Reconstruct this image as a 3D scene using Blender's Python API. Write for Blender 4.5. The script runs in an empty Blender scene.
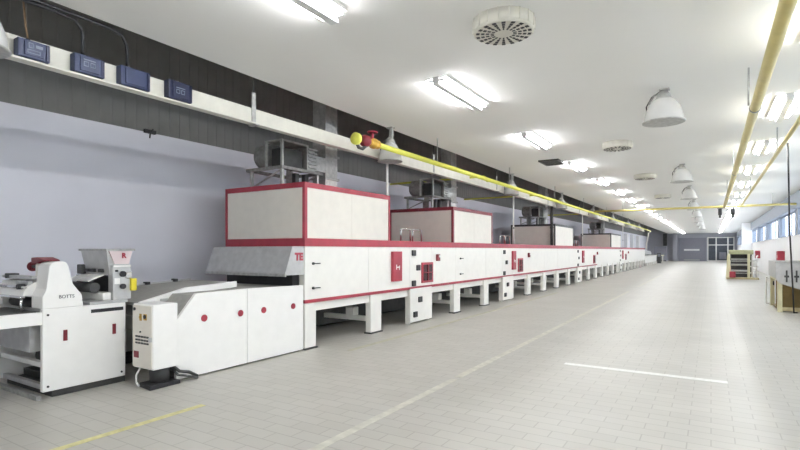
import bpy, bmesh, math, random
from mathutils import Vector, Matrix
random.seed(7)
S = bpy.context.scene
COL = S.collection
PI = math.pi
ORD = ['first', 'second', 'third', 'fourth', 'fifth', 'sixth', 'seventh', 'eighth', 'ninth', 'tenth', 'eleventh', 'twelfth',
       'thirteenth', 'fourteenth', 'fifteenth', 'sixteenth', 'seventeenth', 'eighteenth', 'nineteenth', 'twentieth',
       'twenty-first', 'twenty-second', 'twenty-third', 'twenty-fourth', 'twenty-fifth', 'twenty-sixth']

# ------------------------------------------------------------------ materials
def mat(name, col, rough=0.5, metal=0.0, var=0.05, scale=6.0, spec=0.5, trans=0.0, bump=0.0):
    m = bpy.data.materials.new(name); m.use_nodes = True
    nt = m.node_tree; b = nt.nodes['Principled BSDF']
    b.inputs['Roughness'].default_value = rough
    b.inputs['Metallic'].default_value = metal
    b.inputs['Specular IOR Level'].default_value = spec
    b.inputs['Transmission Weight'].default_value = trans
    tc = nt.nodes.new('ShaderNodeTexCoord')
    nz = nt.nodes.new('ShaderNodeTexNoise'); nz.inputs['Scale'].default_value = scale
    nz.inputs['Detail'].default_value = 5
    nt.links.new(tc.outputs['Object'], nz.inputs['Vector'])
    cr = nt.nodes.new('ShaderNodeValToRGB')
    cr.color_ramp.elements[0].position = 0.3; cr.color_ramp.elements[1].position = 0.7
    cr.color_ramp.elements[0].color = tuple(c * (1 - var) for c in col) + (1,)
    cr.color_ramp.elements[1].color = tuple(min(1, c * (1 + var)) for c in col) + (1,)
    nt.links.new(nz.outputs['Fac'], cr.inputs['Fac'])
    nt.links.new(cr.outputs['Color'], b.inputs['Base Color'])
    if bump:
        bp = nt.nodes.new('ShaderNodeBump'); bp.inputs['Strength'].default_value = bump
        bp.inputs['Distance'].default_value = 0.01
        nt.links.new(nz.outputs['Fac'], bp.inputs['Height']); nt.links.new(bp.outputs['Normal'], b.inputs['Normal'])
    return m

def emit(name, col, strength):
    m = bpy.data.materials.new(name); m.use_nodes = True
    nt = m.node_tree; nt.nodes.clear()
    e = nt.nodes.new('ShaderNodeEmission'); o = nt.nodes.new('ShaderNodeOutputMaterial')
    e.inputs['Color'].default_value = col + (1,); e.inputs['Strength'].default_value = strength
    nt.links.new(e.outputs[0], o.inputs['Surface'])
    return m

M = {}
M['cream'] = mat('cream_paint', (0.90, 0.88, 0.82), 0.35, var=0.025)
M['white'] = mat('white_enamel', (0.92, 0.905, 0.865), 0.35, var=0.02)
M['warmwhite'] = mat('warm_white_enamel', (0.80, 0.76, 0.68), 0.4, var=0.03)
M['red'] = mat('red_paint', (0.36, 0.034, 0.055), 0.4, var=0.12)
M['maroon'] = mat('dark_red_paint', (0.20, 0.02, 0.03), 0.45, var=0.12)
M['deepmaroon'] = mat('dark_fire_glass', (0.07, 0.012, 0.018), 0.25, var=0.1)
M['black'] = mat('black_plastic', (0.018, 0.018, 0.02), 0.5, var=0.2)
M['dark'] = mat('dark_steel', (0.06, 0.06, 0.058), 0.5, 0.2, var=0.25)
M['steel'] = mat('grey_sheet_metal', (0.54, 0.54, 0.53), 0.38, 0.4, var=0.10, scale=9)
M['galv'] = mat('galvanised_metal', (0.44, 0.44, 0.42), 0.45, 0.4, var=0.22, scale=14)
M['chrome'] = mat('polished_steel', (0.72, 0.72, 0.72), 0.18, 0.95, var=0.03)
M['dustygrey'] = mat('dusty_grey_metal', (0.30, 0.30, 0.28), 0.6, 0.15, var=0.25, scale=12)
M['belt'] = mat('grey_belt_canvas', (0.38, 0.37, 0.34), 0.8, var=0.08, scale=16)
M['greybelt'] = mat('dark_belt_canvas', (0.13, 0.13, 0.12), 0.8, var=0.12, scale=16)
M['yellow'] = mat('yellow_pipe_paint', (0.60, 0.50, 0.17), 0.4, var=0.06)
M['lime'] = mat('bright_yellow_paint', (0.72, 0.72, 0.11), 0.4, var=0.06)
M['brass'] = mat('orange_brass', (0.55, 0.33, 0.05), 0.4, 0.3, var=0.2)
M['copper'] = mat('dull_copper', (0.30, 0.20, 0.12), 0.4, 0.6, var=0.1)
M['blue'] = mat('blue_enamel', (0.022, 0.035, 0.095), 0.4, var=0.12)
M['bluedeep'] = mat('deep_blue_enamel', (0.013, 0.018, 0.055), 0.4, var=0.12)
M['bluemark'] = mat('pale_blue_print', (0.22, 0.26, 0.33), 0.5)
M['beam'] = mat('beam_cream_paint', (0.74, 0.72, 0.63), 0.5, var=0.05)
M['tan'] = mat('tan_yellow_paint', (0.55, 0.47, 0.27), 0.5, var=0.12)
M['paleyellow'] = mat('pale_yellow_enamel', (0.72, 0.68, 0.44), 0.45, var=0.06)
M['ochre'] = mat('ochre_board', (0.30, 0.22, 0.09), 0.6, var=0.15)
M['olive'] = mat('olive_cover', (0.42, 0.42, 0.24), 0.6, var=0.12)
M['lampglass'] = mat('lamp_acrylic', (0.78, 0.78, 0.76), 0.25, 0.12, var=0.04)
M['lamplens'] = mat('lamp_lens', (0.75, 0.75, 0.73), 0.2, var=0.02)
M['ventpl'] = mat('vent_plastic', (0.66, 0.64, 0.56), 0.55, var=0.04)
M['batten'] = mat('batten_grey', (0.75, 0.76, 0.75), 0.5, var=0.02)
M['plaster'] = mat('white_plaster', (0.84, 0.84, 0.84), 0.8, var=0.02, scale=2)
M['wallL'] = mat('lavender_wall', (0.76, 0.76, 0.82), 0.75, var=0.03, scale=1.2)
M['wallEnd'] = mat('end_wall_paint', (0.42, 0.42, 0.46), 0.75, var=0.03, scale=1.0)
M['ceil'] = mat('ceiling_paint', (0.89, 0.885, 0.855), 0.8, var=0.012, scale=0.7)
M['pier'] = mat('pier_paint', (0.22, 0.245, 0.29), 0.6, var=0.05)
M['roller'] = mat('grey_door_paint', (0.25, 0.25, 0.29), 0.6, var=0.06)
M['gloom'] = mat('dark_room_glazing', (0.06, 0.07, 0.09), 0.2, var=0.2)
M['whiteline'] = mat('worn_white_line', (0.74, 0.74, 0.71), 0.7, var=0.08, scale=20)
M['creamline'] = mat('worn_cream_line', (0.58, 0.565, 0.49), 0.7, var=0.14, scale=9)
M['yellowline'] = mat('worn_yellow_line', (0.62, 0.585, 0.28), 0.7, var=0.16, scale=12)
M['fadedline'] = mat('faded_yellow_line', (0.48, 0.465, 0.36), 0.7, var=0.14, scale=6)
M['sticker'] = mat('yellow_sticker', (0.75, 0.62, 0.03), 0.5)
M['pink'] = mat('pink_plate', (0.72, 0.60, 0.60), 0.5)
M['tube'] = emit('fluorescent_tube', (0.95, 0.965, 1.0), 60.0)

# corrugated siding: dark sheet, colour only; the ribs are real geometry
M['siding'] = mat('dark_siding', (0.185, 0.186, 0.178), 0.7, 0.0, var=0.08, scale=3)

def floor_material():
    m = bpy.data.materials.new('paver_floor'); m.use_nodes = True
    nt = m.node_tree; b = nt.nodes['Principled BSDF']
    tc = nt.nodes.new('ShaderNodeTexCoord')
    br = nt.nodes.new('ShaderNodeTexBrick')
    br.inputs['Scale'].default_value = 1.0
    br.inputs['Brick Width'].default_value = 0.34
    br.inputs['Row Height'].default_value = 0.165
    br.inputs['Mortar Size'].default_value = 0.006
    br.inputs['Mortar Smooth'].default_value = 0.3
    br.inputs['Color1'].default_value = (0.50, 0.482, 0.438, 1)
    br.inputs['Color2'].default_value = (0.47, 0.452, 0.41, 1)
    br.inputs['Mortar'].default_value = (0.37, 0.355, 0.315, 1)
    nt.links.new(tc.outputs['Object'], br.inputs['Vector'])
    nz = nt.nodes.new('ShaderNodeTexNoise'); nz.inputs['Scale'].default_value = 0.8; nz.inputs['Detail'].default_value = 6
    nt.links.new(tc.outputs['Object'], nz.inputs['Vector'])
    cr = nt.nodes.new('ShaderNodeValToRGB')
    cr.color_ramp.elements[0].position = 0.3; cr.color_ramp.elements[1].position = 0.75
    cr.color_ramp.elements[0].color = (0.88, 0.88, 0.87, 1); cr.color_ramp.elements[1].color = (1, 1, 1, 1)
    nt.links.new(nz.outputs['Fac'], cr.inputs['Fac'])
    mx = nt.nodes.new('ShaderNodeMix'); mx.data_type = 'RGBA'; mx.blend_type = 'MULTIPLY'
    mx.inputs['Factor'].default_value = 1.0
    nt.links.new(br.outputs['Color'], mx.inputs[6]); nt.links.new(cr.outputs['Color'], mx.inputs[7])
    nt.links.new(mx.outputs[2], b.inputs['Base Color'])
    b.inputs['Roughness'].default_value = 0.42
    bp = nt.nodes.new('ShaderNodeBump'); bp.inputs['Strength'].default_value = 0.15; bp.inputs['Distance'].default_value = 0.003
    bp.invert = True
    nt.links.new(br.outputs['Fac'], bp.inputs['Height']); nt.links.new(bp.outputs['Normal'], b.inputs['Normal'])
    return m
M['floor'] = floor_material()

def glass_material():
    m = bpy.data.materials.new('window_glass'); m.use_nodes = True
    nt = m.node_tree; nt.nodes.clear()
    o = nt.nodes.new('ShaderNodeOutputMaterial')
    t = nt.nodes.new('ShaderNodeBsdfTransparent'); t.inputs['Color'].default_value = (0.86, 0.90, 0.94, 1)
    g = nt.nodes.new('ShaderNodeBsdfGlossy'); g.inputs['Roughness'].default_value = 0.05
    x = nt.nodes.new('ShaderNodeMixShader'); x.inputs[0].default_value = 0.08
    nt.links.new(t.outputs[0], x.inputs[1]); nt.links.new(g.outputs[0], x.inputs[2]); nt.links.new(x.outputs[0], o.inputs['Surface'])
    return m
M['glass'] = glass_material()

# ------------------------------------------------------------------ mesh builder (world coordinates)
class MB:
    def __init__(s): s.bm = bmesh.new()
    def _new(s, vs, fs):
        v = [s.bm.verts.new(p) for p in vs]
        out = []
        for f in fs:
            try: out.append(s.bm.faces.new([v[i] for i in f]))
            except ValueError: pass
        return v, out
    def box(s, x0, x1, y0, y1, z0, z1, bev=0.0):
        x0, x1 = sorted((x0, x1)); y0, y1 = sorted((y0, y1)); z0, z1 = sorted((z0, z1))
        vs = [(x, y, z) for x in (x0, x1) for y in (y0, y1) for z in (z0, z1)]
        fs = [(0, 1, 3, 2), (4, 6, 7, 5), (0, 4, 5, 1), (2, 3, 7, 6), (0, 2, 6, 4), (1, 5, 7, 3)]
        v, f = s._new(vs, fs)
        if bev:
            ed = list({e for q in f for e in q.edges})
            bmesh.ops.bevel(s.bm, geom=ed, offset=bev, segments=2, profile=0.5, affect='EDGES')
        return s
    def prism(s, poly, axis, a, b, bev=0.0):
        # poly: 2D points in the plane of the two other axes (in x,y,z order)
        def P(p, t):
            if axis == 'x': return (t, p[0], p[1])
            if axis == 'y': return (p[0], t, p[1])
            return (p[0], p[1], t)
        n = len(poly)
        vs = [P(p, a) for p in poly] + [P(p, b) for p in poly]
        fs = [tuple(range(n))[::-1], tuple(range(n, 2 * n))] + [(i, (i + 1) % n, n + (i + 1) % n, n + i) for i in range(n)]
        v, f = s._new(vs, fs)
        if bev:
            ed = list({e for q in f for e in q.edges})
            bmesh.ops.bevel(s.bm, geom=ed, offset=bev, segments=2, profile=0.5, affect='EDGES')
        return s
    def hexa(s, lo, hi):
        # two quads (4 points each) -> a closed solid
        v, f = s._new(list(lo) + list(hi), [(3, 2, 1, 0), (4, 5, 6, 7)] + [(i, (i + 1) % 4, 4 + (i + 1) % 4, 4 + i) for i in range(4)])
        return s
    def cyl(s, p0, p1, r, n=14, r1=None):
        p0, p1 = Vector(p0), Vector(p1); r1 = r if r1 is None else r1
        d = (p1 - p0).normalized(); u = d.orthogonal().normalized(); w = d.cross(u)
        vs = [p0 + (u * math.cos(2 * PI * i / n) + w * math.sin(2 * PI * i / n)) * r for i in range(n)]
        vs += [p1 + (u * math.cos(2 * PI * i / n) + w * math.sin(2 * PI * i / n)) * r1 for i in range(n)]
        fs = [tuple(range(n))[::-1], tuple(range(n, 2 * n))] + [(i, (i + 1) % n, n + (i + 1) % n, n + i) for i in range(n)]
        v, f = s._new(vs, fs)
        for q in f[2:]: q.smooth = True
        return s
    def tube(s, pts, r, n=8):
        pts = [Vector(p) for p in pts]; rings = []
        u = None
        for i, p in enumerate(pts):
            d = ((pts[min(i + 1, len(pts) - 1)] - p).normalized() + (p - pts[max(i - 1, 0)]).normalized())
            d = d.normalized() if d.length > 1e-6 else Vector((0, 0, 1))
            u = d.orthogonal().normalized() if u is None else (u - d * u.dot(d)).normalized()
            w = d.cross(u)
            rings.append([s.bm.verts.new(p + (u * math.cos(2 * PI * k / n) + w * math.sin(2 * PI * k / n)) * r) for k in range(n)])
        for a, b in zip(rings, rings[1:]):
            for k in range(n):
                f = s.bm.faces.new((a[k], a[(k + 1) % n], b[(k + 1) % n], b[k])); f.smooth = True
        s.bm.faces.new(rings[0][::-1]); s.bm.faces.new(rings[-1])
        return s
    def lathe(s, c, prof, n=28, axis='z'):
        c = Vector(c); rings = []
        for r, h in prof:
            ring = []
            for k in range(n):
                a = 2 * PI * k / n; p, q = r * math.cos(a), r * math.sin(a)
                off = {'z': (p, q, h), 'y': (p, h, q), 'x': (h, p, q)}[axis]
                ring.append(s.bm.verts.new(c + Vector(off)))
            rings.append(ring)
        for a, b in zip(rings, rings[1:]):
            for k in range(n):
                f = s.bm.faces.new((a[k], a[(k + 1) % n], b[(k + 1) % n], b[k])); f.smooth = True
        s.bm.faces.new(rings[0][::-1]); s.bm.faces.new(rings[-1])
        return s
    def build(s, name, m, parent=None):
        org = Vector(parent['_o']) if parent is not None else Vector((0, 0, 0))
        bmesh.ops.recalc_face_normals(s.bm, faces=s.bm.faces)
        if org.length: bmesh.ops.translate(s.bm, verts=s.bm.verts, vec=-org)
        me = bpy.data.meshes.new(name); s.bm.to_mesh(me); s.bm.free()
        me.materials.append(M[m] if isinstance(m, str) else m)
        o = bpy.data.objects.new(name, me); COL.objects.link(o)
        if parent is not None: o.parent = parent
        o['_o'] = tuple(org)
        return o

def thing(name, label, cat, loc, group=None):
    o = bpy.data.objects.new(name, None); COL.objects.link(o)
    o.location = loc; o['_o'] = tuple(loc); o.empty_display_size = 0.1
    o['label'] = label; o['category'] = cat
    if group: o['group'] = group
    return o
def tag(o, label, cat, group=None):
    o['label'] = label; o['category'] = cat
    if group: o['group'] = group
    return o
def struct(o): o['kind'] = 'structure'; return o
KIDS = {}
def dup(root, loc, label, group=None):
    def rec(o, par):
        c = o.copy(); COL.objects.link(c)
        if par is not None: c.parent = par
        for k in list(o.children): rec(k, c)
        return c
    r = rec(root, None); r.location = loc; r['label'] = label
    if group: r['group'] = group
    return r
def text_mesh(name, body, size, mtx, m, parent, thick=0.002, fat=0.0):
    cu = bpy.data.curves.new(name, 'FONT'); cu.body = body; cu.size = size; cu.extrude = thick; cu.offset = fat
    cu.align_x = 'CENTER'; cu.align_y = 'CENTER'
    t = bpy.data.objects.new(name, cu); COL.objects.link(t)
    bpy.context.view_layer.update()
    me = bpy.data.meshes.new_from_object(t.evaluated_get(bpy.context.evaluated_depsgraph_get()))
    bpy.data.objects.remove(t)
    org = Vector(parent['_o'])
    me.transform(Matrix.Translation(-org) @ mtx); me.materials.clear(); me.materials.append(M[m])
    o = bpy.data.objects.new(name, me); COL.objects.link(o); o.parent = parent; o['_o'] = tuple(org)
    return o
def face_x(x, y, z):   # text plane facing +X, reading along +Y
    return Matrix.Translation((x, y, z)) @ Matrix(((0, 0, 1, 0), (1, 0, 0, 0), (0, 1, 0, 0), (0, 0, 0, 1)))
def face_ny(x, y, z):  # text plane facing -Y, reading along +X
    return Matrix.Translation((x, y, z)) @ Matrix(((1, 0, 0, 0), (0, 0, -1, 0), (0, 1, 0, 0), (0, 0, 0, 1)))

# ------------------------------------------------------------------ the hall
ZC = 4.0; XE = -5.4; XW = -8.2; XR = 3.1; YN = -15.0; YF = 84.0
struct(MB().box(XW - .3, XR + .3, YN - .3, YF + .3, -0.2, 0).build('floor', 'floor'))
struct(MB().box(XE, XR + .3, YN, YF, ZC, ZC + .15).build('ceiling', 'ceil'))
roof = struct(MB().box(XW - .3, XE + .14, YN, YF, 5.55, 5.7).build('ceiling_recess', 'ceil'))  # unseen roof, coloured white to bounce light onto the upper siding
struct(MB().box(XE, XE + .12, YN, YF, ZC + .15, 5.55).build('wall_bulkhead', 'ceil'))
struct(MB().box(XW - .3, XW, YN, YF, 0, 3.62).build('wall_left', 'wallL'))
# corrugated upper wall with real ribs
def siding():
    b = MB(); b.box(XW - .3, XW - .04, YN, YF, 3.62, 5.55)
    y = YN
    while y < YF - .3:
        b.prism([(XW - .045, y), (XW - .045, y + .18), (XW - .034, y + .172), (XW - .034, y + .008)], 'z', 3.62, 5.55)
        y += .2 if y < 40 else .8
    return struct(b.build('wall_left_upper', 'siding'))
siding()
struct(MB().box(XW - .3, XR + .3, YN - .3, YN, 0, 5.7).build('wall_back', 'plaster'))
struct(MB().box(XW - .3, XR + .3, YF, YF + .3, 0, 5.7).build('wall_far', 'wallEnd'))
# window wall: low white wall, header, piers, windows between them
PIT = 7.0; P0 = -8.0
piers = [P0 + PIT * i for i in range(14)]
struct(MB().box(XR, XR + .3, YN, YF, 0, 2.2).build('wall_right', 'plaster'))
struct(MB().box(XR - .12, XR + .3, YN, YF, 3.36, ZC).build('wall_right_header', 'pier'))
for i, y in enumerate(piers):
    struct(MB().box(XR, XR + .3, y - .35, y + .35, 2.2, 3.36).build('wall_right_pier', 'pier'))
struct(MB().box(XR, XR + .3, YN, piers[0] - .35, 2.2, 3.36).build('wall_right_infill', 'plaster'))
struct(MB().box(XR, XR + .3, piers[-1] + .35, YF, 2.2, 3.36).build('wall_right_infill', 'plaster'))
struct(MB().box(XR - .04, XR + .3, YN, YF, 2.17, 2.23).build('trim_sill', 'plaster'))
for i in range(13):
    a, b = piers[i] + .35, piers[i + 1] - .35
    fr = MB()
    fr.box(XR + .12, XR + .18, a, b, 2.23, 2.29).box(XR + .12, XR + .18, a, b, 3.30, 3.36)
    n = 5
    for k in range(n + 1):
        yy = a + (b - a) * k / n
        fr.box(XR + .12, XR + .18, max(a, yy - .035), min(b, yy + .035), 2.29, 3.30)
    f = struct(fr.build('window_%d' % (i + 1), 'pier'))
    MB().box(XR + .145, XR + .155, a + .01, b - .01, 2.26, 3.33).build('pane', 'glass', f)

# painted floor lines belong to the floor
fl = bpy.data.objects['floor']
def line(x0, x1, y0, y1, m):
    o = MB().box(x0, x1, y0, y1, 0.0, 0.0025).build('floor_marking', m, fl); o['kind'] = 'structure'
    return o
line(-1.75, 0.17, 7.14, 7.26, 'whiteline')
line(-2.74, -2.65, 1.5, 5.6, 'creamline'); line(-2.75, -2.65, 5.7, 21.0, 'creamline'); line(-2.75, -2.65, 24, 36, 'creamline')
line(-4.49, -4.41, 0.6, 3.3, 'yellowline')
line(-4.93, -4.83, 6.3, 19, 'fadedline')

# far wall: grey sectional door and glazed steel portal
d = struct(MB().box(-4.05, -0.6, YF - .10, YF, 0, 3.35).build('door_1', 'roller'))
MB().box(-3.25, -1.45, YF - .16, YF - .10, .15, 2.55).build('door_leaf', 'roller', d)
MB().box(-3.35, -1.4, YF - .20, YF - .16, 1.5, 1.75).build('reflective_strip', 'plaster', d)
MB().box(-3.35, -1.4, YF - .20, YF - .16, .1, .22).build('threshold', 'steel', d)
g = struct(MB().box(-0.45, 2.75, YF - .08, YF, 0, 3.45).build('door_2', 'gloom'))  # flat slab, the unlit room behind is put into its dark colour
b = MB()
for x in (-.45, .55, 1.95, 2.65): b.box(x, x + .14, YF - .18, YF - .08, 0, 3.45)
for z in (0, 2.25, 3.3): b.box(-.45, 2.79, YF - .17, YF - .08, z, z + .13)
b.build('door_frame', 'white', g)
MB().box(1.0, 1.8, YF - .16, YF - .08, .3, 1.3).build('kick_panel', 'roller', g)
struct(MB().box(-4.75, -4.2, YF - .9, YF - .3, 0, ZC).build('column', 'wallEnd'))
for yy in (60, 65, 70.5): struct(MB().box(XW, XW + .35, yy, yy + .8, 0, 3.4).build('wall_left_bright_block', 'plaster'))  # white blocks added in place of bright windows along this wall
struct(MB().box(2.35, XR, 54.0, 54.9, 0, ZC).build('column_white', 'plaster'))

# ------------------------------------------------------------------ tunnel oven
OX, OB = -5.5, -7.38
oven = thing('tunnel_oven', 'long cream tunnel oven with red bands and box housings along the lavender wall', 'oven', (-6.45, 5.95, 0))
seams = [5.95, 7.7, 9.22, 10.2, 11.5, 13.5, 14.82, 15.8, 17.5, 19.45, 21.4, 23.4, 25.0, 26.0, 28, 30, 32, 34, 36, 38.3, 39.3, 41.5, 43.5, 45.5, 47.5, 49.5, 51.5, 54.3]
for a, c in zip(seams, seams[1:]):
    MB().box(OB, OX, a + .002, c - .002, .78, 1.66, .006).build('body_panel', 'cream', oven)
MB().box(OB - .01, OX + .012, 5.938, 54.3, 1.66, 1.79, .004).build('top_band', 'red', oven)
MB().box(OX - .05, OX + .012, 5.945, 30.0, .745, .80, .003).build('lower_band', 'red', oven)
MB().box(OX - .16, OX - .04, 6.0, 54.3, .60, .78, .004).build('side_rail', 'cream', oven)
MB().box(OB + .05, OB + .17, 6.0, 54.3, .60, .78, .004).build('side_rail', 'cream', oven)
legs = [(5.96, 6.22), (7.72, 8.14), (11.35, 11.75), (13.3, 13.75), (17.3, 17.75), (19.25, 19.7), (21.2, 21.65), (23.2, 23.65)]
y = 27.6
while y < 37.8: legs.append((y, y + .45)); y += 1.95
y = 40.9
while y < 54: legs.append((y, y + .45)); y += 1.95
for a, c in legs:
    if c - a > .3: a, c = a + .05, a + .41
    l = MB().box(OX - .12, OX, a, c, .026, .742, .006).build('leg', 'cream', oven)
    MB().box(OX - .14, OX + .02, a - .02, c + .02, 0, .025).build('foot_plate', 'dark', l)
    l = MB().box(OB, OB + .2, a, c, 0, .77, .006).build('leg', 'cream', oven)
    MB().box(OB + .2, OX - .12, a + .1, a + .2, .22, .31, .004).box(-6.15, -5.97, a + .06, a + .24, .31, .47, .004).build('cross_bar', 'cream', oven)
MB().box(-7.1, -6.75, 6.3, 54, .06, .60, .02).build('underside_shade_box', 'dark', oven)  # dark box added to deepen the shade under the oven

def latch(Y, Z, par=oven, x=OX):
    b = MB().cyl((x, Y, Z), (x + .025, Y, Z), .022, 12).box(x + .012, x + .028, Y, Y + .16, Z - .008, Z + .008)
    return b.build('latch', 'black', par)
for Y in (6.14, 11.76):
    for Z in (1.38, 1.0): latch(Y, Z - (.02 if Z < 1.2 else 0))
def hinge(Y, Z, par, x):
    return MB().box(x, x + .035, Y - .075, Y + .075, Z - .062, Z + .062, .01).build('latch_block', 'black', par)
def access(Yc, red0, fire0, sw, rw=.34, fw=.52):
    # access column: lower door with blocks, red cabinet, fire-glass window
    a, c = Yc - .49, Yc + .49
    dr = MB().box(OX - .03, OX + .03, a, c, .035, .76, .008).build('access_door', 'cream', oven)
    [MB().box(OX - .12, OX - .03, q, q + .06, 0, .62).build('door_post', 'cream', oven) for q in (a + .03, c - .09)]
    hinge(a + .40, .51, dr, OX + .03); hinge(a + .19, .20, dr, OX + .03)
    for dY, Z in ((.17, 1.535), (.37, 1.21), (.17, .875)): hinge(a + dY, Z, oven, OX)
    r = MB().box(OX - .02, OX + .06, red0, red0 + rw, .96, 1.57, .008).build('electric_cabinet', 'red', oven)
    MB().box(OX + .06, OX + .064, red0 + rw * .3, red0 + rw * .72, 1.235, 1.26).box(OX + .06, OX + .064, red0 + rw * .3, red0 + rw * .38, 1.2, 1.30).box(OX + .06, OX + .064, red0 + rw * .62, red0 + rw * .70, 1.19, 1.28).build('white_mark', 'white', r)
    w = MB().box(OX, OX + .03, fire0, fire0 + fw, .86, 1.32, .006).build('inspection_window', 'red', oven)
    MB().box(OX + .03, OX + .034, fire0 + .05, fire0 + fw - .05, .91, 1.27).build('window_glass', 'deepmaroon', w)
    MB().box(OX + .034, OX + .05, fire0 + .05, fire0 + fw - .05, 1.08, 1.1).box(OX + .034, OX + .05, fire0 + fw / 2 - .015, fire0 + fw / 2 + .015, .91, 1.27).build('window_bar', 'maroon', w)
    q = MB().box(OX, OX + .07, sw, sw + .10, 1.34, 1.50, .008).build('switch_box', 'maroon', oven)
    MB().cyl((OX + .07, sw + .05, 1.45), (OX + .085, sw + .05, 1.45), .025, 12).build('switch_button', 'white', q)
access(9.69, 8.48, 9.72, 10.42)
access(15.30, 15.68, 16.28, 17.35, .30, .5)
access(25.5, 26.1, 28.9, 29.9)
access(38.8, 39.5, 41.0, 42.4)
# roof rails (chrome hoops) on the oven top
def hoops(Y):
    for k in (0, .5):
        MB().tube([(OX - .2, Y + k, 1.79), (OX - .2, Y + k, 2.03), (OX - .2, Y + k + .03, 2.06), (OX - .2, Y + k + .37, 2.06), (OX - .2, Y + k + .40, 2.03), (OX - .2, Y + k + .40, 1.79)], .018).build('grab_rail', 'chrome', oven)
for Y in (9.18, 15.15, 25.2): hoops(Y)

def housing(y0, y1, trim):
    z0, z1 = 1.79, 2.68
    h = MB().box(OB, OX, y0, y1, z0, z1, .006).build('burner_housing', 'warmwhite', oven)
    t = MB()
    e = .012
    t.box(OB - e, OX + e, y0 - e, y1 + e, z1 - .075, z1 + .01)
    for (xa, xb) in ((OX - .04, OX + e), (OB - e, OB + .04)):
        for (ya, yb) in ((y0 - e, y0 + .05), (y1 - .04, y1 + e)):
            t.box(xa, xb, ya, yb, z0, z1 - .075)
    t.build('edge_trim', trim, h)
    # hairline panel joint on the long face
    MB().box(OX, OX + .003, y0 + (y1 - y0) * .5 - .004, y0 + (y1 - y0) * .5 + .004, z0 + .01, z1 - .08).build('panel_joint', 'warmwhite', h)
H = [(5.95, 8.42, 'red'), (11.34, 13.97, 'maroon'), (21.0, 24.2, 'dark'), (34.7, 38.9, 'dark')]
for q in H: housing(*q)

# entry hood
hd = MB().prism([(5.937, 1.655), (5.937, 1.21), (5.53, 1.21), (5.53, 1.25), (5.68, 1.655)], 'x', OB, OX - .005)
hd = hd.build('entry_hood', 'steel', oven)
MB().box(OB - .01, OX, 5.515, 5.545, 1.19, 1.235).build('hood_lip', 'galv', hd)
text_mesh('logo', 'TE', .155, face_x(OX - .003, 5.825, 1.49), 'red', hd, .003, .010)
MB().box(OB + .2, OX - .12, 5.80, 5.95, .80, 1.20).build('mouth', 'black', oven)  # solid black box, the darkness of the opening put into its colour
# exit end
MB().prism([(54.3, 1.25), (54.3, 1.55), (59.5, 1.5), (60.4, 1.3), (60.4, 1.1)], 'x', OB, OX).build('exit_hood', 'steel', oven)
MB().box(OB, OX, 54.3, 66.5, .30, 1.0).build('exit_conveyor', 'cream', oven)
for yy in (56.5, 58.5, 60.5, 62.5, 64.5, 66.0):
    MB().box(OX - .25, OX, yy, yy + .4, 0, .30).box(OB, OB + .25, yy, yy + .4, 0, .30).build('leg', 'cream', oven)

# far dark post and cooling table past the oven exit
t = thing('cooling_table', 'pale cooling table past the far exit of the tunnel oven', 'table', (-6.2, 72, 0))
MB().box(-7.0, -5.3, 69.5, 75, .85, .95).build('tabletop', 'paleyellow', t)
for xx in (-6.9, -5.5):
    for yy in (69.7, 74.6): MB().box(xx, xx + .12, yy, yy + .12, 0, .85).build('leg', 'cream', t)
t = thing('control_post', 'dark control post standing just past the end of the oven', 'control cabinet', (-5.2, 67.6, 0))
MB().box(-5.5, -5.1, 67.3, 67.8, 0, 1.25, .02).build('cabinet', 'dark', t)
MB().box(-5.45, -5.15, 67.27, 67.3, .8, 1.15).build('door', 'roller', t)
t = thing('grey_cabinet', 'grey blue cabinet by the wall at the far end of the hall', 'cabinet', (-6.0, 80, 0))
MB().box(-6.9, -5.3, 79.5, 80.4, .12, 2.1, .02).build('carcass', 'roller', t)
MB().box(-6.85, -6.12, 79.47, 79.5, .2, 2.05).build('door', 'roller', t); MB().box(-6.08, -5.35, 79.47, 79.5, .2, 2.05).build('door', 'roller', t)
MB().box(-6.85, -5.35, 79.6, 80.3, 0, .12).build('plinth', 'dark', t)
struct(MB().box(-6.0, -5.5, YF - .9, YF - .4, 2.2, ZC).build('column_bracket', 'dark'))

# ------------------------------------------------------------------ infeed conveyor in front of the oven
cv = thing('infeed_conveyor', 'white panelled infeed conveyor with red dots leading into the oven mouth', 'conveyor', (-6.3, 4.8, 0))
MB().prism([(3.70, .02), (3.70, .74), (3.97, 1.05), (4.785, 1.06), (4.785, .02)], 'x', OX - .05, OX, .006).build('side_panel', 'white', cv)
MB().prism([(4.795, .02), (4.795, 1.06), (5.92, 1.04), (5.92, .02)], 'x', OX - .05, OX, .006).build('side_panel', 'white', cv)
for Y in (4.09, 4.67, 5.09, 5.69):
    MB().cyl((OX, Y, .73), (OX + .008, Y, .73), .045, 20).build('red_dot', 'red', cv)
MB().prism([(3.72, .02), (3.72, .72), (3.98, 1.0), (5.9, 1.0), (5.9, .02)], 'x', OB + .02, OB + .07).build('side_panel', 'white', cv)
MB().prism([(3.70, .55), (3.70, .74), (3.97, 1.03), (5.79, 1.03), (5.79, .97), (4.0, .97), (3.78, .72), (3.78, .55)], 'x', OB + .07, OX - .05).build('lower_belt', 'belt', cv)
for xx in (OX - .4, OB + .07): MB().box(xx, xx + .33, 3.76, 5.9, 0, .1).build('base_rail', 'dark', cv)
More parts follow.
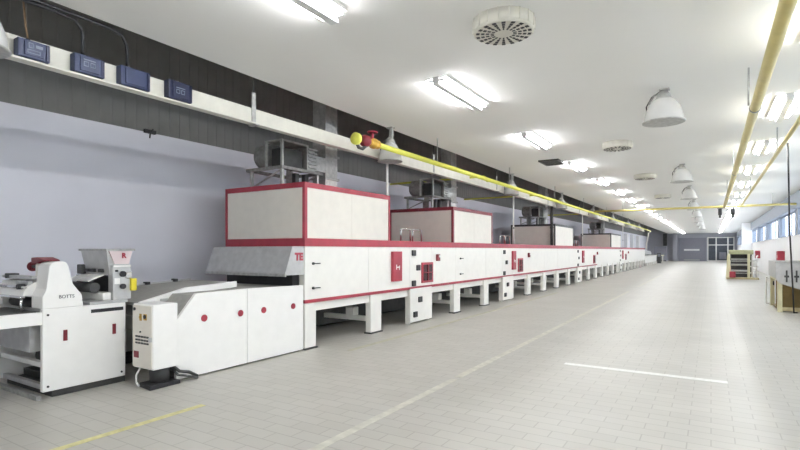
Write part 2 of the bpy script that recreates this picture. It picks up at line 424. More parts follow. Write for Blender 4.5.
# raised inclined upper belt
def slab(pts, th): return [(y, z) for y, z in pts] + [(y, z - th) for y, z in reversed(pts)]
path = [(3.54, .945), (4.18, 1.085), (5.02, 1.125)]
MB().prism(slab(path, .04), 'x', -7.08, -6.04).build('upper_belt', 'belt', cv)
MB().prism(slab([(y, z + .01) for y, z in path], .085), 'x', -6.04, -5.99, .004).build('belt_rail', 'white', cv)
MB().prism(slab([(y, z + .02) for y, z in path], .08), 'x', -7.13, -7.08, .004).build('belt_rail', 'steel', cv)
for Y, z in ((4.15, 1.0), (4.95, 1.03)):
    MB().box(-6.9, -6.2, Y - .03, Y + .03, z, z + .05).build('cross_support', 'dark', cv)
for Y, z0 in ((3.75, 1.00), (4.25, 1.10), (4.7, 1.125)):
    MB().box(-7.12, -7.02, Y, Y + .05, z0 - .02, z0 + .03).build('edge_guide', 'black', cv)
for yy, zz in ((3.78, .80), (3.9, .93), (4.02, 1.065)):
    pass
MB().cyl((-7.0, 5.0, 1.07), (-6.08, 5.0, 1.07), .045, 14).build('end_roller', 'chrome', cv)
MB().box(-6.03, -5.98, 3.80, 3.95, .935, .975, .004).build('cleat', 'steel', cv)
for xx in (-6.08, -7.1):
    MB().box(xx, xx + .06, 4.05, 4.12, 1.0, 1.05).box(xx, xx + .06, 4.9, 4.97, 1.0, 1.08).build('belt_stand', 'steel', cv)

# ------------------------------------------------------------------ moulding machine at the start of the line
mm = thing('rotary_moulder', 'white biscuit moulding machine with rounded cheek, red handwheel and steel hopper table', 'machine', (-6.6, 2.95, 0))
MX = -6.05
sp = MB().box(MX - .06, MX, 2.5, 3.39, .075, .965, .008).build('side_cabinet', 'white', mm)
for yy in (2.72, 3.25):
    h = MB().box(MX, MX + .012, yy - .02, yy + .02, .60, .72, .004).build('door_handle', 'maroon', sp)
MB().box(MX, MX + .004, 2.99, 3.36, .875, .915).build('vent_slot', 'black', sp)
for yy, zz in ((2.55, .90), (2.55, .13), (3.34, .13)): MB().cyl((MX, yy, zz), (MX + .008, yy, zz), .012, 10).build('screw', 'dark', sp)
MB().box(-7.22, -7.16, 2.5, 3.39, .075, .965, .008).build('rear_cabinet', 'white', mm)
MB().box(-7.15, -6.11, 3.3, 3.38, .08, .95).build('end_plate', 'white', mm)
MB().box(-7.15, -6.12, 2.52, 2.58, .33, .385, .004).build('cross_bar', 'white', mm)
MB().box(-7.2, -6.08, 2.60, 3.4, 0, .075, .004).build('base_skid', 'dark', mm)
MB().box(-7.3, -6.05, 2.44, 2.49, .0, .05, .004).build('base_bar', 'dustygrey', mm)
MB().box(-7.2, -6.12, 2.545, 2.6, .076, .13, .004).build('base_bar', 'steel', mm)
MB().lathe((-6.95, 3.0, .33), [(.0, 0), (.2, 0), (.22, .03), (.22, .35), (.2, .38), (.0, .38)], 20, 'x').build('drive_motor', 'dark', mm)
MB().box(-7.15, -6.5, 2.75, 3.2, .08, .16).build('motor_bed', 'dark', mm)
cheek = [(2.50, .965), (2.50, 1.10), (2.545, 1.175), (2.565, 1.42), (2.585, 1.455), (2.62, 1.47), (2.70, 1.475), (2.735, 1.46), (2.755, 1.42), (2.79, 1.22), (2.89, 1.10), (2.91, .965)]
ck = MB().prism(cheek, 'x', MX - .26, MX, .008).build('cheek', 'white', mm)
text_mesh('lettering', 'BOTTS', .052, face_x(MX + .001, 2.735, 1.085), 'dark', ck)
MB().prism([(2.50, .965), (2.50, 1.10), (2.56, 1.24), (2.74, 1.24), (2.89, 1.10), (2.91, .965)], 'x', -7.22, -7.06, .008).build('cheek', 'white', mm)
MB().box(-7.0, -6.86, 2.5, 2.6, 1.27, 1.33, .01).build('bearing_block', 'dark', mm)
MB().tube([(-7.0, 2.42, 1.0), (-7.04, 2.42, 1.2), (-7.02, 2.44, 1.27)], .016).build('side_link', 'chrome', mm)
MB().cyl((-7.0, 2.44, 1.19), (MX - .26, 2.44, 1.19), .016, 10).build('tie_rod', 'chrome', mm)
MB().box(-6.62, -6.32, 2.47, 2.52, 1.22, 1.26, .006).build('scraper', 'galv', mm)
MB().cyl((-6.40, 2.40, 1.20), (-6.40, 2.5, 1.20), .03, 12).build('adjusting_knob', 'black', mm)
# roller cover between the cheeks
arc = [(2.66 + .24 * math.cos(PI * (1 - k / 10)), 1.10 + .17 * math.sin(PI * k / 10)) for k in range(11)]
MB().prism(arc, 'x', -7.06, MX - .26, .0).build('roller_cover', 'white', mm)
MB().box(-7.06, MX - .26, 2.39, 2.44, 1.075, 1.10, .004).build('guard_bar', 'chrome', mm)
MB().box(-7.06, MX - .26, 2.5, 2.62, 1.28, 1.31, .004).build('top_plate', 'steel', mm)
MB().cyl((-7.05, 2.62, 1.0), (MX - .26, 2.62, 1.0), .06, 18).build('roller', 'dark', mm)
MB().tube([(-6.34, 2.42, 1.08), (-6.34, 2.41, .98), (-6.34, 2.44, .94)], .014).build('side_link', 'chrome', mm)
mo = MB().box(-6.48, -6.31, 2.6, 2.72, 1.27, 1.45, .02).build('gear_housing', 'warmwhite', mm)
MB().prism([(-6.50, 1.45), (-6.50, 1.515), (-6.36, 1.52), (-6.2, 1.49), (-6.2, 1.476), (-6.33, 1.476), (-6.33, 1.45)], 'y', 2.57, 2.74, .01).build('motor_cover', 'maroon', mm)
MB().cyl((-6.48, 2.66, 1.41), (-6.68, 2.66, 1.41), .02, 10).build('wheel_shaft', 'dark', mm)
hw = MB()
hw.lathe((-6.68, 2.66, 1.41), [(.042, -.012), (.056, -.012), (.056, .012), (.042, .012), (.042, -.012)], 22, 'x')
hw.box(-6.687, -6.673, 2.612, 2.708, 1.40, 1.42).box(-6.687, -6.673, 2.65, 2.67, 1.362, 1.458)
hw.cyl((-6.705, 2.66, 1.41), (-6.66, 2.66, 1.41), .02, 12).build('handwheel', 'maroon', mm)
# feed table running out toward the camera side
MB().box(-7.08, MX - .05, .55, 2.55, .90, .925).build('feed_belt', 'greybelt', mm)
MB().box(MX - .05, MX - .005, .55, 2.50, .80, .935, .004).build('feed_rail', 'white', mm)
MB().box(-7.13, -7.08, .55, 2.50, .80, .935, .004).build('feed_rail', 'white', mm)
for xx in (MX - .06, -7.13): MB().box(xx, xx + .06, .62, .70, 0, .80).build('leg', 'white', mm)
MB().box(-7.0, -6.2, 2.44, 2.56, .5, .90).build('rear_sheet', 'steel', mm)

# depositing hopper standing on the machine table
hp = thing('depositor_hopper', 'grey steel depositor hopper with knobs and yellow sticker behind the white machine', 'hopper', (-6.5, 3.3, .965))
MB().box(-7.16, MX, 2.98, 3.42, .966, 1.0, .004).build('table_plate', 'steel', hp)
MB().box(-7.0, -6.12, 3.16, 3.45, 1.0, 1.09, .008).build('roller_block', 'cream', hp)
MB().cyl((-6.95, 3.12, 1.15), (-6.22, 3.12, 1.15), .06, 18).build('feed_roller', 'dark', hp)
MB().box(-7.0, -6.2, 3.28, 3.42, 1.09, 1.28).build('cavity_shade_block', 'black', hp)  # black block stands in for the shaded cavity under the bin
for xa, xb in ((-6.75, -6.52), (-6.49, -6.25)):
    MB().prism([(3.06, 1.225), (3.24, 1.29), (3.24, 1.305), (3.05, 1.24)], 'x', xa, xb).build('guard_plate', 'white', hp)
hb = MB().hexa([(-6.66, 3.24, 1.30), (-6.13, 3.24, 1.30), (-6.13, 3.44, 1.30), (-6.66, 3.44, 1.30)],
               [(-6.72, 3.20, 1.60), (-6.12, 3.20, 1.60), (-6.12, 3.52, 1.60), (-6.72, 3.52, 1.60)]).build('hopper_bin', 'steel', hp)
MB().box(-6.74, -6.10, 3.18, 3.54, 1.59, 1.615, .004).build('bin_rim', 'galv', hb)
MB().hexa([(-6.12, 3.29, 1.43), (-6.105, 3.29, 1.43), (-6.105, 3.46, 1.43), (-6.12, 3.46, 1.43)],
          [(-6.12, 3.22, 1.585), (-6.095, 3.22, 1.585), (-6.095, 3.50, 1.585), (-6.12, 3.50, 1.585)]).build('maker_plate', 'pink', hb)
text_mesh('plate_mark', 'R', .085, face_x(-6.086, 3.39, 1.53), 'red', hb, .002, .004)
for xa in (-6.64, -6.50, -6.32): MB().box(xa, xa + .08, 3.20, 3.24, 1.33, 1.37).build('hinge', 'dark', hb)
MB().box(-6.78, -6.67, 3.18, 3.30, 1.30, 1.42, .01).build('gear_case', 'dark', hp)
cp = MB().box(-6.18, MX - .02, 3.25, 3.47, 1.0, 1.42, .008).build('control_panel', 'steel', hp)
for Y, Z, r, k in ((3.36, 1.31, .035, 'black'), (3.36, 1.16, .032, 'black'), (3.285, 1.35, .012, 'black')):
    MB().cyl((MX - .02, Y, Z), (MX + .012, Y, Z), r, 16).build('knob', k, cp)
MB().box(MX - .02, MX - .016, 3.265, 3.33, 1.19, 1.26).build('name_plate', 'white', cp)
MB().box(MX - .02, MX - .012, 3.255, 3.465, 1.395, 1.418).build('plate_edge', 'white', cp)
MB().box(MX - .03, MX + .012, 3.455, 3.525, 1.10, 1.25, .006).build('warning_box', 'sticker', hp)
MB().box(-6.15, MX - .01, 3.40, 3.48, 1.25, 1.33, .01).build('conduit_box', 'chrome', hp)

# control box on its pedestal
cb = thing('control_box', 'white control box on a dark pedestal in front of the infeed conveyor', 'control box', (-5.6, 3.5, 0))
bd = MB().box(-5.80, -5.4, 3.34, 3.65, .22, .97, .01).build('cabinet', 'white', cb)
dr = MB().box(-5.79, -5.41, 3.325, 3.34, .235, .955, .006).build('door', 'warmwhite', bd)
def btn(u, z, r, m): MB().cyl((-5.79 + u, 3.325, z), (-5.79 + u, 3.312, z), r, 12).build('button', m, bd)
btn(.17, .82, .018, 'brass'); btn(.26, .83, .024, 'black'); btn(.05, .91, .018, 'black'); btn(.17, .65, .01, 'dark')
MB().box(-5.64, -5.60, 3.32, 3.325, .78, .86).box(-5.56, -5.50, 3.32, 3.325, .79, .86).build('warning_label', 'brass', bd)
b = MB()
for r_, z in enumerate((.585, .545, .51)):
    for k in range(5): b.box(-5.72 + .055 * k, -5.68 + .055 * k, 3.318, 3.325, z, z + .02)
b.build('button_row', 'dark', bd)
MB().box(-5.75, -5.66, 3.318, 3.325, .345, .42).build('red_label', 'maroon', bd)
MB().box(-5.43, -5.40, 3.30, 3.325, .55, .60).build('door_lock', 'steel', bd)
MB().cyl((-5.56, 3.52, .05), (-5.56, 3.52, .22), .11, 18).build('pedestal', 'dark', cb)
MB().prism([(-5.68, 3.34), (-5.40, 3.30), (-5.40, 3.69), (-5.68, 3.67)], 'z', 0, .05, .008).build('base_plate', 'black', cb)
MB().tube([(-5.74, 3.40, .22), (-5.77, 3.36, .12), (-5.72, 3.33, .05), (-5.66, 3.33, .012)], .012).build('cable', 'white', cb)
MB().tube([(-5.5, 3.63, .22), (-5.44, 3.70, .14), (-5.45, 3.84, .10), (-5.45, 3.95, .03)], .02).tube([(-5.53, 3.63, .2), (-5.44, 3.68, .10), (-5.41, 3.82, .055), (-5.41, 3.93, .02)], .016).build('hose', 'dark', cb)

# ------------------------------------------------------------------ exhaust fans on the oven roof
def fan(y, label):
    f = thing('exhaust_fan', label, 'fan', (-6.6, y, 2.69), 'exhaust fans on the oven housings')
    z0 = 2.69
    for xx in (-7.05, -6.3):
        for yy in (y - .55, y + .35):
            MB().box(xx, xx + .05, yy, yy + .05, z0, 3.02).build('leg', 'galv', f)
    MB().box(-7.1, -6.2, y - .6, y - .54, 3.0, 3.05).box(-7.1, -6.2, y + .4, y + .46, 3.0, 3.05).box(-7.1, -7.04, y - .6, y + .46, 3.0, 3.05).box(-6.26, -6.2, y - .6, y + .46, 3.0, 3.05).build('stand_frame', 'dustygrey', f)
    MB().lathe((-7.0, y - .32, 3.28), [(0, 0), (.19, 0), (.22, .04), (.22, .3), (.19, .34), (0, .34)], 24, 'x').build('fan_drum', 'dustygrey', f)
    cg = MB()
    for a in (y - .6, y + .02): cg.box(-6.62, -6.58, a, a + .04, 3.05, 3.5).box(-6.24, -6.2, a, a + .04, 3.05, 3.5)
    cg.box(-6.62, -6.2, y - .6, y + .06, 3.47, 3.5)
    cg.build('motor_cage', 'galv', f)
    MB().box(-6.56, -6.27, y - .5, y - .02, 3.05, 3.38, .02).build('motor', 'dark', f)
    gr = MB()
    for k in range(6): gr.box(-6.66, -6.2, y + .07, y + .30, 3.1 + .065 * k, 3.13 + .065 * k)
    gr.box(-6.6, -6.25, y + .08, y + .28, 3.06, 3.47)
    gr.build('grille', 'galv', f)
    MB().box(-6.6, -6.28, y + .30, y + .62, 3.08, 3.36).build('outlet_duct', 'galv', f)
    MB().tube([(-6.9, y + .3, z0), (-6.9, y + .3, 3.3), (-6.85, y + .42, 3.42), (-6.6, y + .7, 3.46)], .07, 12).build('bend_pipe', 'galv', f)
    for yy in (y - .55, y + .35): MB().tube([(-7.02, yy + .025, 2.72), (-6.3, yy + .025, 2.99)], .016).build('brace', 'galv', f)
    for k in range(2): MB().box(-6.5, -6.42, y - .05 + .25 * k, y + .05 + .25 * k, z0, 3.0).build('damper', 'dark', f)
    MB().box(-6.60, -6.28, y + .62, y + .98, z0, 5.54, .004).box(-6.63, -6.25, y + .59, y + 1.01, 3.40, 3.44).box(-6.63, -6.25, y + .59, y + 1.01, 2.96, 3.0).build('vertical_duct', 'galv', f)
    return f
f0 = fan(6.75, 'grey exhaust fan and duct on the nearest oven housing')
for yy, lb in ((12.2, 'exhaust fan and duct on the second oven housing'), (21.75, 'exhaust fan and duct on the third oven housing'), (36.0, 'exhaust fan and duct on the fourth, farthest oven housing')):
    dup(f0, (-6.6, yy, 2.69), lb)

# ------------------------------------------------------------------ cream beam, hangers, blue boxes, cables
b = MB()
BX = -5.6
b.box(BX - .05, BX, YN, 54.5, 3.42, 3.64).box(BX - .05, BX + .07, YN, 54.5, 3.405, 3.425)
bm_ = struct(b.build('beam', 'beam'))
hy = [0.4, 4.99, 10.5, 14.6, 20.3, 26, 32, 38, 44, 50]
for i, yy in enumerate(hy):
    t = thing('beam_hanger', 'steel hanger strap holding the cream beam, %s along the line' % ORD[i] if i else 'steel hanger strap holding the cream beam above the feed table', 'hanger', (BX, yy, 3.4), 'hanger straps of the cream beam')
    if i == 1: t['label'] = 'steel hanger strap on the cream beam above the infeed conveyor'
    MB().box(BX + .001, BX + .012, yy - .035, yy + .035, 3.44, 3.87).build('strap', 'galv', t)
    MB().box(BX - .06, BX + .09, yy - .04, yy + .04, 3.388, 3.404).build('foot', 'galv', t)
    MB().cyl((BX + .006, yy, 3.87), (BX + .006, yy, 5.55), .01, 8).build('rod', 'dark', t)

lbls = ['blue electrical box with two pale prints, first on the beam from the lamp',
        'blue electrical box with a pale printed pair, second on the cream beam',
        'plain blue electrical box without print, third on the cream beam',
        'dark blue electrical box, last of four on the beam toward the oven']
for i, (a, c, z0, z1) in enumerate(((2.07, 2.34, 3.43, 3.60), (2.56, 2.86, 3.43, 3.62), (3.03, 3.37, 3.43, 3.64), (3.60, 3.92, 3.43, 3.65))):
    t = thing('electrical_box', lbls[i], 'electrical box', (-5.55, (a + c) / 2, z0), 'blue boxes on the beam')
    MB().box(BX, -5.50, a, c, z0, z1, .008).build('body', 'bluedeep' if i == 3 else 'blue', t)
    MB().box(-5.50, -5.487, a + .05, c - .06, z0 + .02, z1 - .02, .004).build('cover', 'blue' if i != 3 else 'bluedeep', t)
    MB().box(BX, -5.49, c - .035, c - .01, z0 + .01, z1 - .01).build('side_flange', 'bluedeep', t)
    w = c - a
    def frame(b, y0, y1, za, zb, e=.007):
        X0, X1 = -5.487, -5.484
        b.box(X0, X1, y0, y1, za, za + e).box(X0, X1, y0, y1, zb - e, zb).box(X0, X1, y0, y0 + e, za, zb).box(X0, X1, y1 - e, y1, za, zb)
    if i == 0:
        b = MB(); frame(b, a + .07, a + .18, z0 + .04, z0 + .075); frame(b, a + .08, a + .12, z0 + .09, z0 + .14)
        b.box(-5.487, -5.484, a + .14, a + .2, z0 + .1, z0 + .13).build('print', 'bluemark', t)
    elif i in (1, 3):
        b = MB(); yb = a + (.08 if i == 1 else .09)
        frame(b, yb, yb + .05, z0 + .07, z0 + .12); frame(b, yb + .065, yb + .115, z0 + .07, z0 + .12)
        b.box(-5.487, -5.484, yb, yb + .12, z0 + .135, z0 + .145).build('print', 'bluemark', t)
    MB().cyl((-5.55, a + .1, z1), (-5.55, a + .1, z1 + .02), .02, 10).build('cable_gland', 'black', t)
# black cables hugging the ceiling edge and dropping into the boxes
tag(MB().tube([(-5.46, -2.5, 3.94), (-5.46, 2.35, 3.94), (-5.47, 2.55, 3.93), (-5.52, 2.64, 3.87), (-5.55, 2.66, 3.78), (-5.55, 2.66, 3.64)], .016).build('black_cable', 'black'),
    'black cable bending down into the second blue box', 'cable')
tag(MB().tube([(-5.46, -2.5, 3.975), (-5.45, 2.85, 3.972), (-5.47, 3.02, 3.95), (-5.52, 3.1, 3.88), (-5.55, 3.13, 3.80), (-5.55, 3.13, 3.66)], .018).build('black_cable', 'black'),
    'thick black cable bending down into the plain third blue box', 'cable')
tag(MB().tube([(-5.55, 2.17, 3.62), (-5.55, 2.15, 3.75), (-5.55, 2.13, 3.995)], .009).build('conduit', 'copper'),
    'thin coppery conduit rising from the first blue box to the ceiling edge', 'conduit')
t = MB().tube([(XW + .02, 5.0, 3.52), (XW + .04, 5.0, 3.62), (XW + .12, 5.0, 3.66)], .012)
t.box(XW, XW + .05, 4.9, 5.1, 3.60, 3.66)
tag(t.build('wall_hook', 'black'), 'small black bracket on the wall under the dark siding', 'bracket')

# ------------------------------------------------------------------ gas pipes
GX, GZ = -4.98, 3.45
gp = thing('gas_main_pipe', 'bright yellow gas pipe running along the cream beam over the oven', 'pipe', (GX, 7.6, GZ))
MB().tube([(GX, 7.25, GZ), (GX, 53.8, GZ)], .05, 12).build('pipe', 'lime', gp)
MB().tube([(GX, 53.8, GZ), (GX, 54.2, GZ - .05), (GX - .2, 54.32, 3.25), (GX - .4, 54.4, 2.2), (GX - .41, 54.5, 1.62)], .05, 12).build('end_drop', 'cream', gp)
v = MB().lathe((GX, 7.12, GZ), [(0, -.14), (.07, -.14), (.07, -.10), (.055, -.08), (.09, -.03), (.09, .03), (.06, .06), (.075, .09), (.075, .13), (0, .13)], 18, 'y').build('valve', 'brass', gp)
MB().cyl((GX, 7.09, GZ + .05), (GX, 7.09, GZ + .19), .02, 10).lathe((GX, 7.09, GZ + .19), [(.07, -.012), (.09, -.012), (.09, .012), (.07, .012), (.07, -.012)], 20, 'z').box(GX - .08, GX + .08, 7.08, 7.10, GZ + .185, GZ + .20).build('valve_wheel', 'red', gp)
MB().lathe((GX, 6.88, GZ), [(0, -.10), (.06, -.10), (.1, -.04), (.1, .04), (.06, .1), (0, .1)], 18, 'y').build('regulator', 'maroon', gp)
MB().lathe((GX, 6.62, GZ - .01), [(0, -.045), (.085, -.045), (.10, -.03), (.10, .03), (.085, .045), (0, .045)], 22, 'y').build('end_flange', 'lime', gp)
MB().tube([(GX, 6.64, GZ - .08), (GX, 6.69, GZ - .14), (GX, 6.80, GZ - .145), (GX, 6.88, GZ - .09)], .03).build('bypass', 'dark', gp)
for yy in (9.5, 14.0, 19, 24, 30, 36, 42, 48):
    MB().cyl((GX, yy, GZ + .05), (GX, yy, 4.0), .01, 8).build('hanger_rod', 'galv', gp)
def cross(y, label, r=.03):
    return tag(MB().tube([(XW, y, 3.58), (GX - .22, y, 3.58), (GX - .16, y, 3.54), (GX - .14, y, GZ + .02), (GX - .12, y, GZ), (GX - .054, y, GZ)], r).build('branch_pipe', 'lime'), label, 'pipe', 'thin yellow branch pipes')
cross(12.6, 'thin yellow branch pipe crossing above the second oven housing')
cross(17.9, 'thin yellow branch pipe crossing between the second and third housing')
cross(28.6, 'thin yellow branch pipe crossing beyond the third oven housing')
drops = [(8.46, 'thin white drop pipe at the end of the nearest housing'), (16.1, 'thin white drop pipe past the second housing beside the grab rails'), (26.6, 'thin white drop pipe past the third housing'), (40.4, 'thin white drop pipe past the fourth housing')]
for yy, lb in drops:
    t = thing('drop_pipe', lb, 'pipe', (-5.57, yy, 1.795), 'white drop pipes to the oven')
    MB().cyl((-5.58, yy, 1.795), (-5.58, yy, 3.403), .026, 12).build('pipe', 'white', t)
    MB().cyl((-5.58, yy, 2.3), (-5.58, yy, 2.36), .035, 10).build('coupling', 'galv', t)
t = thing('flue_pipe', 'dark vertical pipe at the corner of the third oven housing', 'pipe', (-5.6, 20.88, 1.795))
MB().cyl((-5.6, 20.88, 1.795), (-5.6, 20.88, 3.40), .06, 12).build('pipe', 'dark', t); MB().cyl((-5.6, 20.88, 2.5), (-5.6, 20.88, 2.58), .075, 12).build('collar', 'dark', t)

# window-side pipes
p1 = thing('yellow_pipe', 'thick yellow pipe under the ceiling running down the aisle', 'pipe', (.49, 10, 3.46))
MB().tube([(.49, YN, 3.46), (.49, 25.9, 3.46)], .058, 14).build('pipe', 'yellow', p1)
for yy, xx in ((3.0, .45), (8.0, .42), (14.5, .46), (20.5, .47)):
    MB().cyl((xx, yy, 3.5), (xx, yy, ZC), .012, 8).build('hanger_rod', 'galv', p1)
    MB().lathe((.49, yy, 3.46), [(.058, -.02), (.068, -.02), (.068, .02), (.058, .02), (.058, -.02)], 16, 'y').build('clamp', 'galv', p1)
p2 = thing('yellow_pipe', 'thinner yellow pipe under the ceiling beside the window-side lights', 'pipe', (1.10, 10, 3.5))
MB().tube([(1.10, YN, 3.5), (1.10, 25.9, 3.5)], .036, 12).build('pipe', 'yellow', p2)
for yy in (4.7, 12.2, 20.0):
    MB().cyl((1.10, yy, 3.53), (1.10, yy, ZC), .01, 8).build('hanger_rod', 'galv', p2)
p3 = thing('yellow_cross_pipe', 'yellow pipe crossing the whole hall beneath the ceiling', 'pipe', (-1, 26, 3.5))
MB().tube([(GX + .06, 26.05, 3.5), (XR - .12, 26.05, 3.5)], .048, 12).build('pipe', 'yellow', p3)
for xx in (-3.6, -.8, 2.2): MB().cyl((xx, 26.05, 3.55), (xx, 26.05, ZC), .012, 8).build('hanger_rod', 'galv', p3)
for i, (xx, lb) in enumerate(((.33, 'black shut-off valve hanging under the crossing pipe by the thick aisle pipe'), (.80, 'black shut-off valve hanging under the crossing pipe nearer the windows'))):
    t = thing('hanging_valve', lb, 'valve', (xx, 25.8, 3.4), 'black valves on the crossing pipe')
    MB().box(xx - .07, xx + .07, 25.75, 25.98, 3.12, 3.40, .02).build('actuator', 'black', t)
    MB().cyl((xx, 26.05, 3.36), (xx, 26.05, 3.44), .05, 10).cyl((xx, 25.86, 3.0), (xx, 25.86, 3.12), .04, 10).build('stem', 'dark', t)
    MB().box(xx - .1, xx + .1, 25.83, 25.89, 3.40, 3.43).build('handle', 'dark', t)

# ------------------------------------------------------------------ ceiling lamps
def bell(loc, label, k=.88):
    x, y, zr = loc
    dz = zr - 3.33
    t = thing('bell_pendant_lamp', label, 'lamp', loc, 'bell-shaped high bay lamps')
    MB().lathe((x, y, zr), [(r * k, h) for r, h in [(.262, 0), (.270, .01), (.258, .03), (.248, .10), (.228, .18), (.196, .26), (.152, .325), (.11, .36), (.10, .35), (.185, .25), (.217, .17), (.238, .09), (.25, .02)]], 32).build('reflector', 'lampglass', t)
    MB().lathe((x, y, zr + .005), [(0, 0), (.248 * k, 0), (.248 * k, .012), (0, .012)], 28).build('lens', 'lamplens', t)
    MB().lathe((x, y, zr), [(.262 * k, -.004), (.28 * k, .0), (.28 * k, .014), (.262 * k, .018)], 32).build('rim', 'galv', t)
    g = .345
    MB().lathe((x, y, zr + g), [(0, 0), (.10, 0), (.105, .03), (.085, .08), (.06, .11), (.05, .12), (0, .12)], 20).build('gear_housing', 'galv', t)
    MB().tube([(x - .15, y, zr + .22), (x - .19, y, zr + .32), (x - .13, y, zr + .42), (x - .02, y, zr + .47), (x + .01, y, ZC)], .014).build('bracket', 'dustygrey', t)
    MB().box(x + .0, x + .06, y - .03, y + .03, zr + g + .11, ZC).box(x - .06, x + .08, y - .05, y + .05, ZC - .02, ZC).build('hook', 'galv', t)
    MB().tube([(x - .22, y + .02, zr + .14), (x - .235, y + .02, zr + .27), (x - .16, y, zr + .40), (x - .06, y, zr + .46)], .01).build('lamp_cord', 'black', t)
    return t
first = None
near = ['first', 'second', 'third', 'fourth', 'fifth', 'sixth', 'seventh', 'eighth', 'ninth']
ly = [1.70, 8.2, 15.2, 21.4, 28.0, 34.3, 41.3, 48]
for i, yy in enumerate(ly):
    lb = ['bell lamp cut by the photo edge above the first blue box', 'bell lamp beside the valve end of the bright yellow gas pipe'][i] if i < 2 else 'bell lamp over the oven front, %s along its row' % near[i]
    loc = (-5.34, yy, 3.33)
    first = bell(loc, lb) if first is None else dup(first, loc, lb)
first = None
for i, yy in enumerate([8.4, 16.0, 21.5, 27.5, 33.5, 39.5, 46, 53]):
    lb = 'large bell lamp hanging alone nearest over the open aisle' if i == 0 else 'bell lamp in the row over the aisle, %s from the camera' % near[i]
    loc = (-.60 if i == 0 else -.69, yy, 3.5)
    first = bell(loc, lb, 1.04) if first is None else dup(first, loc, lb)

# round ceiling air diffusers
def vent(loc, label):
    x, y, _ = loc
    t = thing('ceiling_vent', label, 'vent', loc, 'round ceiling vents')
    b = MB().lathe((x, y, 3.87), [(.28, .0), (.31, .01), (.315, .03), (.315, .13), (.28, .13)], 36)
    for k in range(18):
        a = 2 * PI * k / 18; c, s_ = math.cos(a), math.sin(a)
        b.box(x + c * .317 - .006, x + c * .317 + .006, y + s_ * .317 - .006, y + s_ * .317 + .006, 3.88, 4.0)
    b.build('drum', 'ventpl', t)
    b = MB().lathe((x, y, 3.86), [(0, 0), (.28, 0), (.31, .012), (.31, .016), (0, .016)], 36)
    b.build('face', 'ventpl', t)
    b = MB()
    for k in range(18):
        a = 2 * PI * (k + .5) / 18; c, s_ = math.cos(a), math.sin(a)
        for r0, r1, w in ((.10, .135, .008), (.15, .185, .012), (.2, .235, .016), (.25, .285, .020)):
            q = [(x + c * r - s_ * w * sg, y + s_ * r + c * w * sg) for r, sg in ((r0, -1), (r1, -1), (r1, 1), (r0, 1))]
            b.prism(q, 'z', 3.856, 3.8605)
    b.build('slots', 'black', t)
    return t
v0 = vent((-1.84, 5.0, 3.86), 'large round slotted ceiling vent nearest the camera')
for yy, lb in ((12.05, 'second round ceiling vent, behind the big near one'), (17.6, 'third round ceiling vent, smaller, over the aisle'), (24.5, 'fourth round ceiling vent, far down the hall')):
    dup(v0, (-1.78, yy, 3.86), lb)
t = thing('ceiling_grille', 'dark rectangular grille in the ceiling beside a fluorescent fitting', 'grille', (-3.65, 13.6, 3.97))
b = MB().box(-3.93, -3.40, 13.3, 13.34, 3.96, 4.0).box(-3.93, -3.40, 14.06, 14.1, 3.96, 4.0).box(-3.93, -3.89, 13.3, 14.1, 3.96, 4.0).box(-3.44, -3.40, 13.3, 14.1, 3.96, 4.0)
b.build('frame', 'dark', t)
b = MB().box(-3.89, -3.44, 13.34, 14.06, 3.99, 4.0)
for k in range(8): b.box(-3.89, -3.44, 13.38 + .085 * k, 13.42 + .085 * k, 3.965, 3.99)
b.build('slats', 'dark', t)

# fluorescent battens: two rows
def batten(x, y, label, group):
    t = thing('fluorescent_ceiling_light', label, 'ceiling light', (x, y, 3.9), group)
    MB().box(x - .05, x + .05, y, y + 1.55, 3.89, ZC, .006).build('housing', 'batten', t)
    MB().box(x - .165, x + .165, y + .02, y + 1.53, 3.985, ZC).box(x - .172, x - .165, y + .02, y + 1.53, 3.972, ZC).box(x + .165, x + .172, y + .02, y + 1.53, 3.972, ZC).build('halo_shield_tray', 'white', t)  # tray and lips added to hold back the tube glow on the ceiling
    for s_ in (-1, 1):
        MB().cyl((x + s_ * .115, y + .05, 3.955), (x + s_ * .115, y + 1.50, 3.955), .017, 10).build('tube', 'tube', t)
    for yy in (y, y + 1.50): MB().box(x - .135, x + .135, yy + .01, yy + .04, 3.94, 3.97, .006).build('end_cap', 'batten', t)
    return t
row = [-12.9, -9.1, -5.3, -1.4, 2.4] + [6.13 + 3.83 * i for i in range(20)]  # negative positions: unseen fittings added as fill for the near end
L0 = None
gA = 'fluorescent lights over the oven side'; gB = 'fluorescent lights on the window side'
for i, yy in enumerate(row):
    lb = 'fluorescent fitting in the oven-side ceiling row, %s from the camera' % ORD[i - 4] if i > 4 else 'fluorescent fitting cut by the top edge of the photo' if i == 4 else 'added unseen fluorescent fitting behind the camera in the oven-side row, %s back' % ORD[3 - i]
    if L0 is None: L0 = batten(-3.24, yy, lb, gA)
    else: dup(L0, (-3.24, yy, 3.9), lb, gA)
for i, yy in enumerate([y - .35 for y in row]):
    lb = 'fluorescent fitting in the window-side ceiling row by the yellow pipes, %s from the camera' % ORD[i - 4] if i > 3 else 'added unseen fluorescent fitting behind the camera in the window-side row, %s back' % ORD[3 - i]
    dup(L0, (1.03, yy, 3.9), lb, gB)

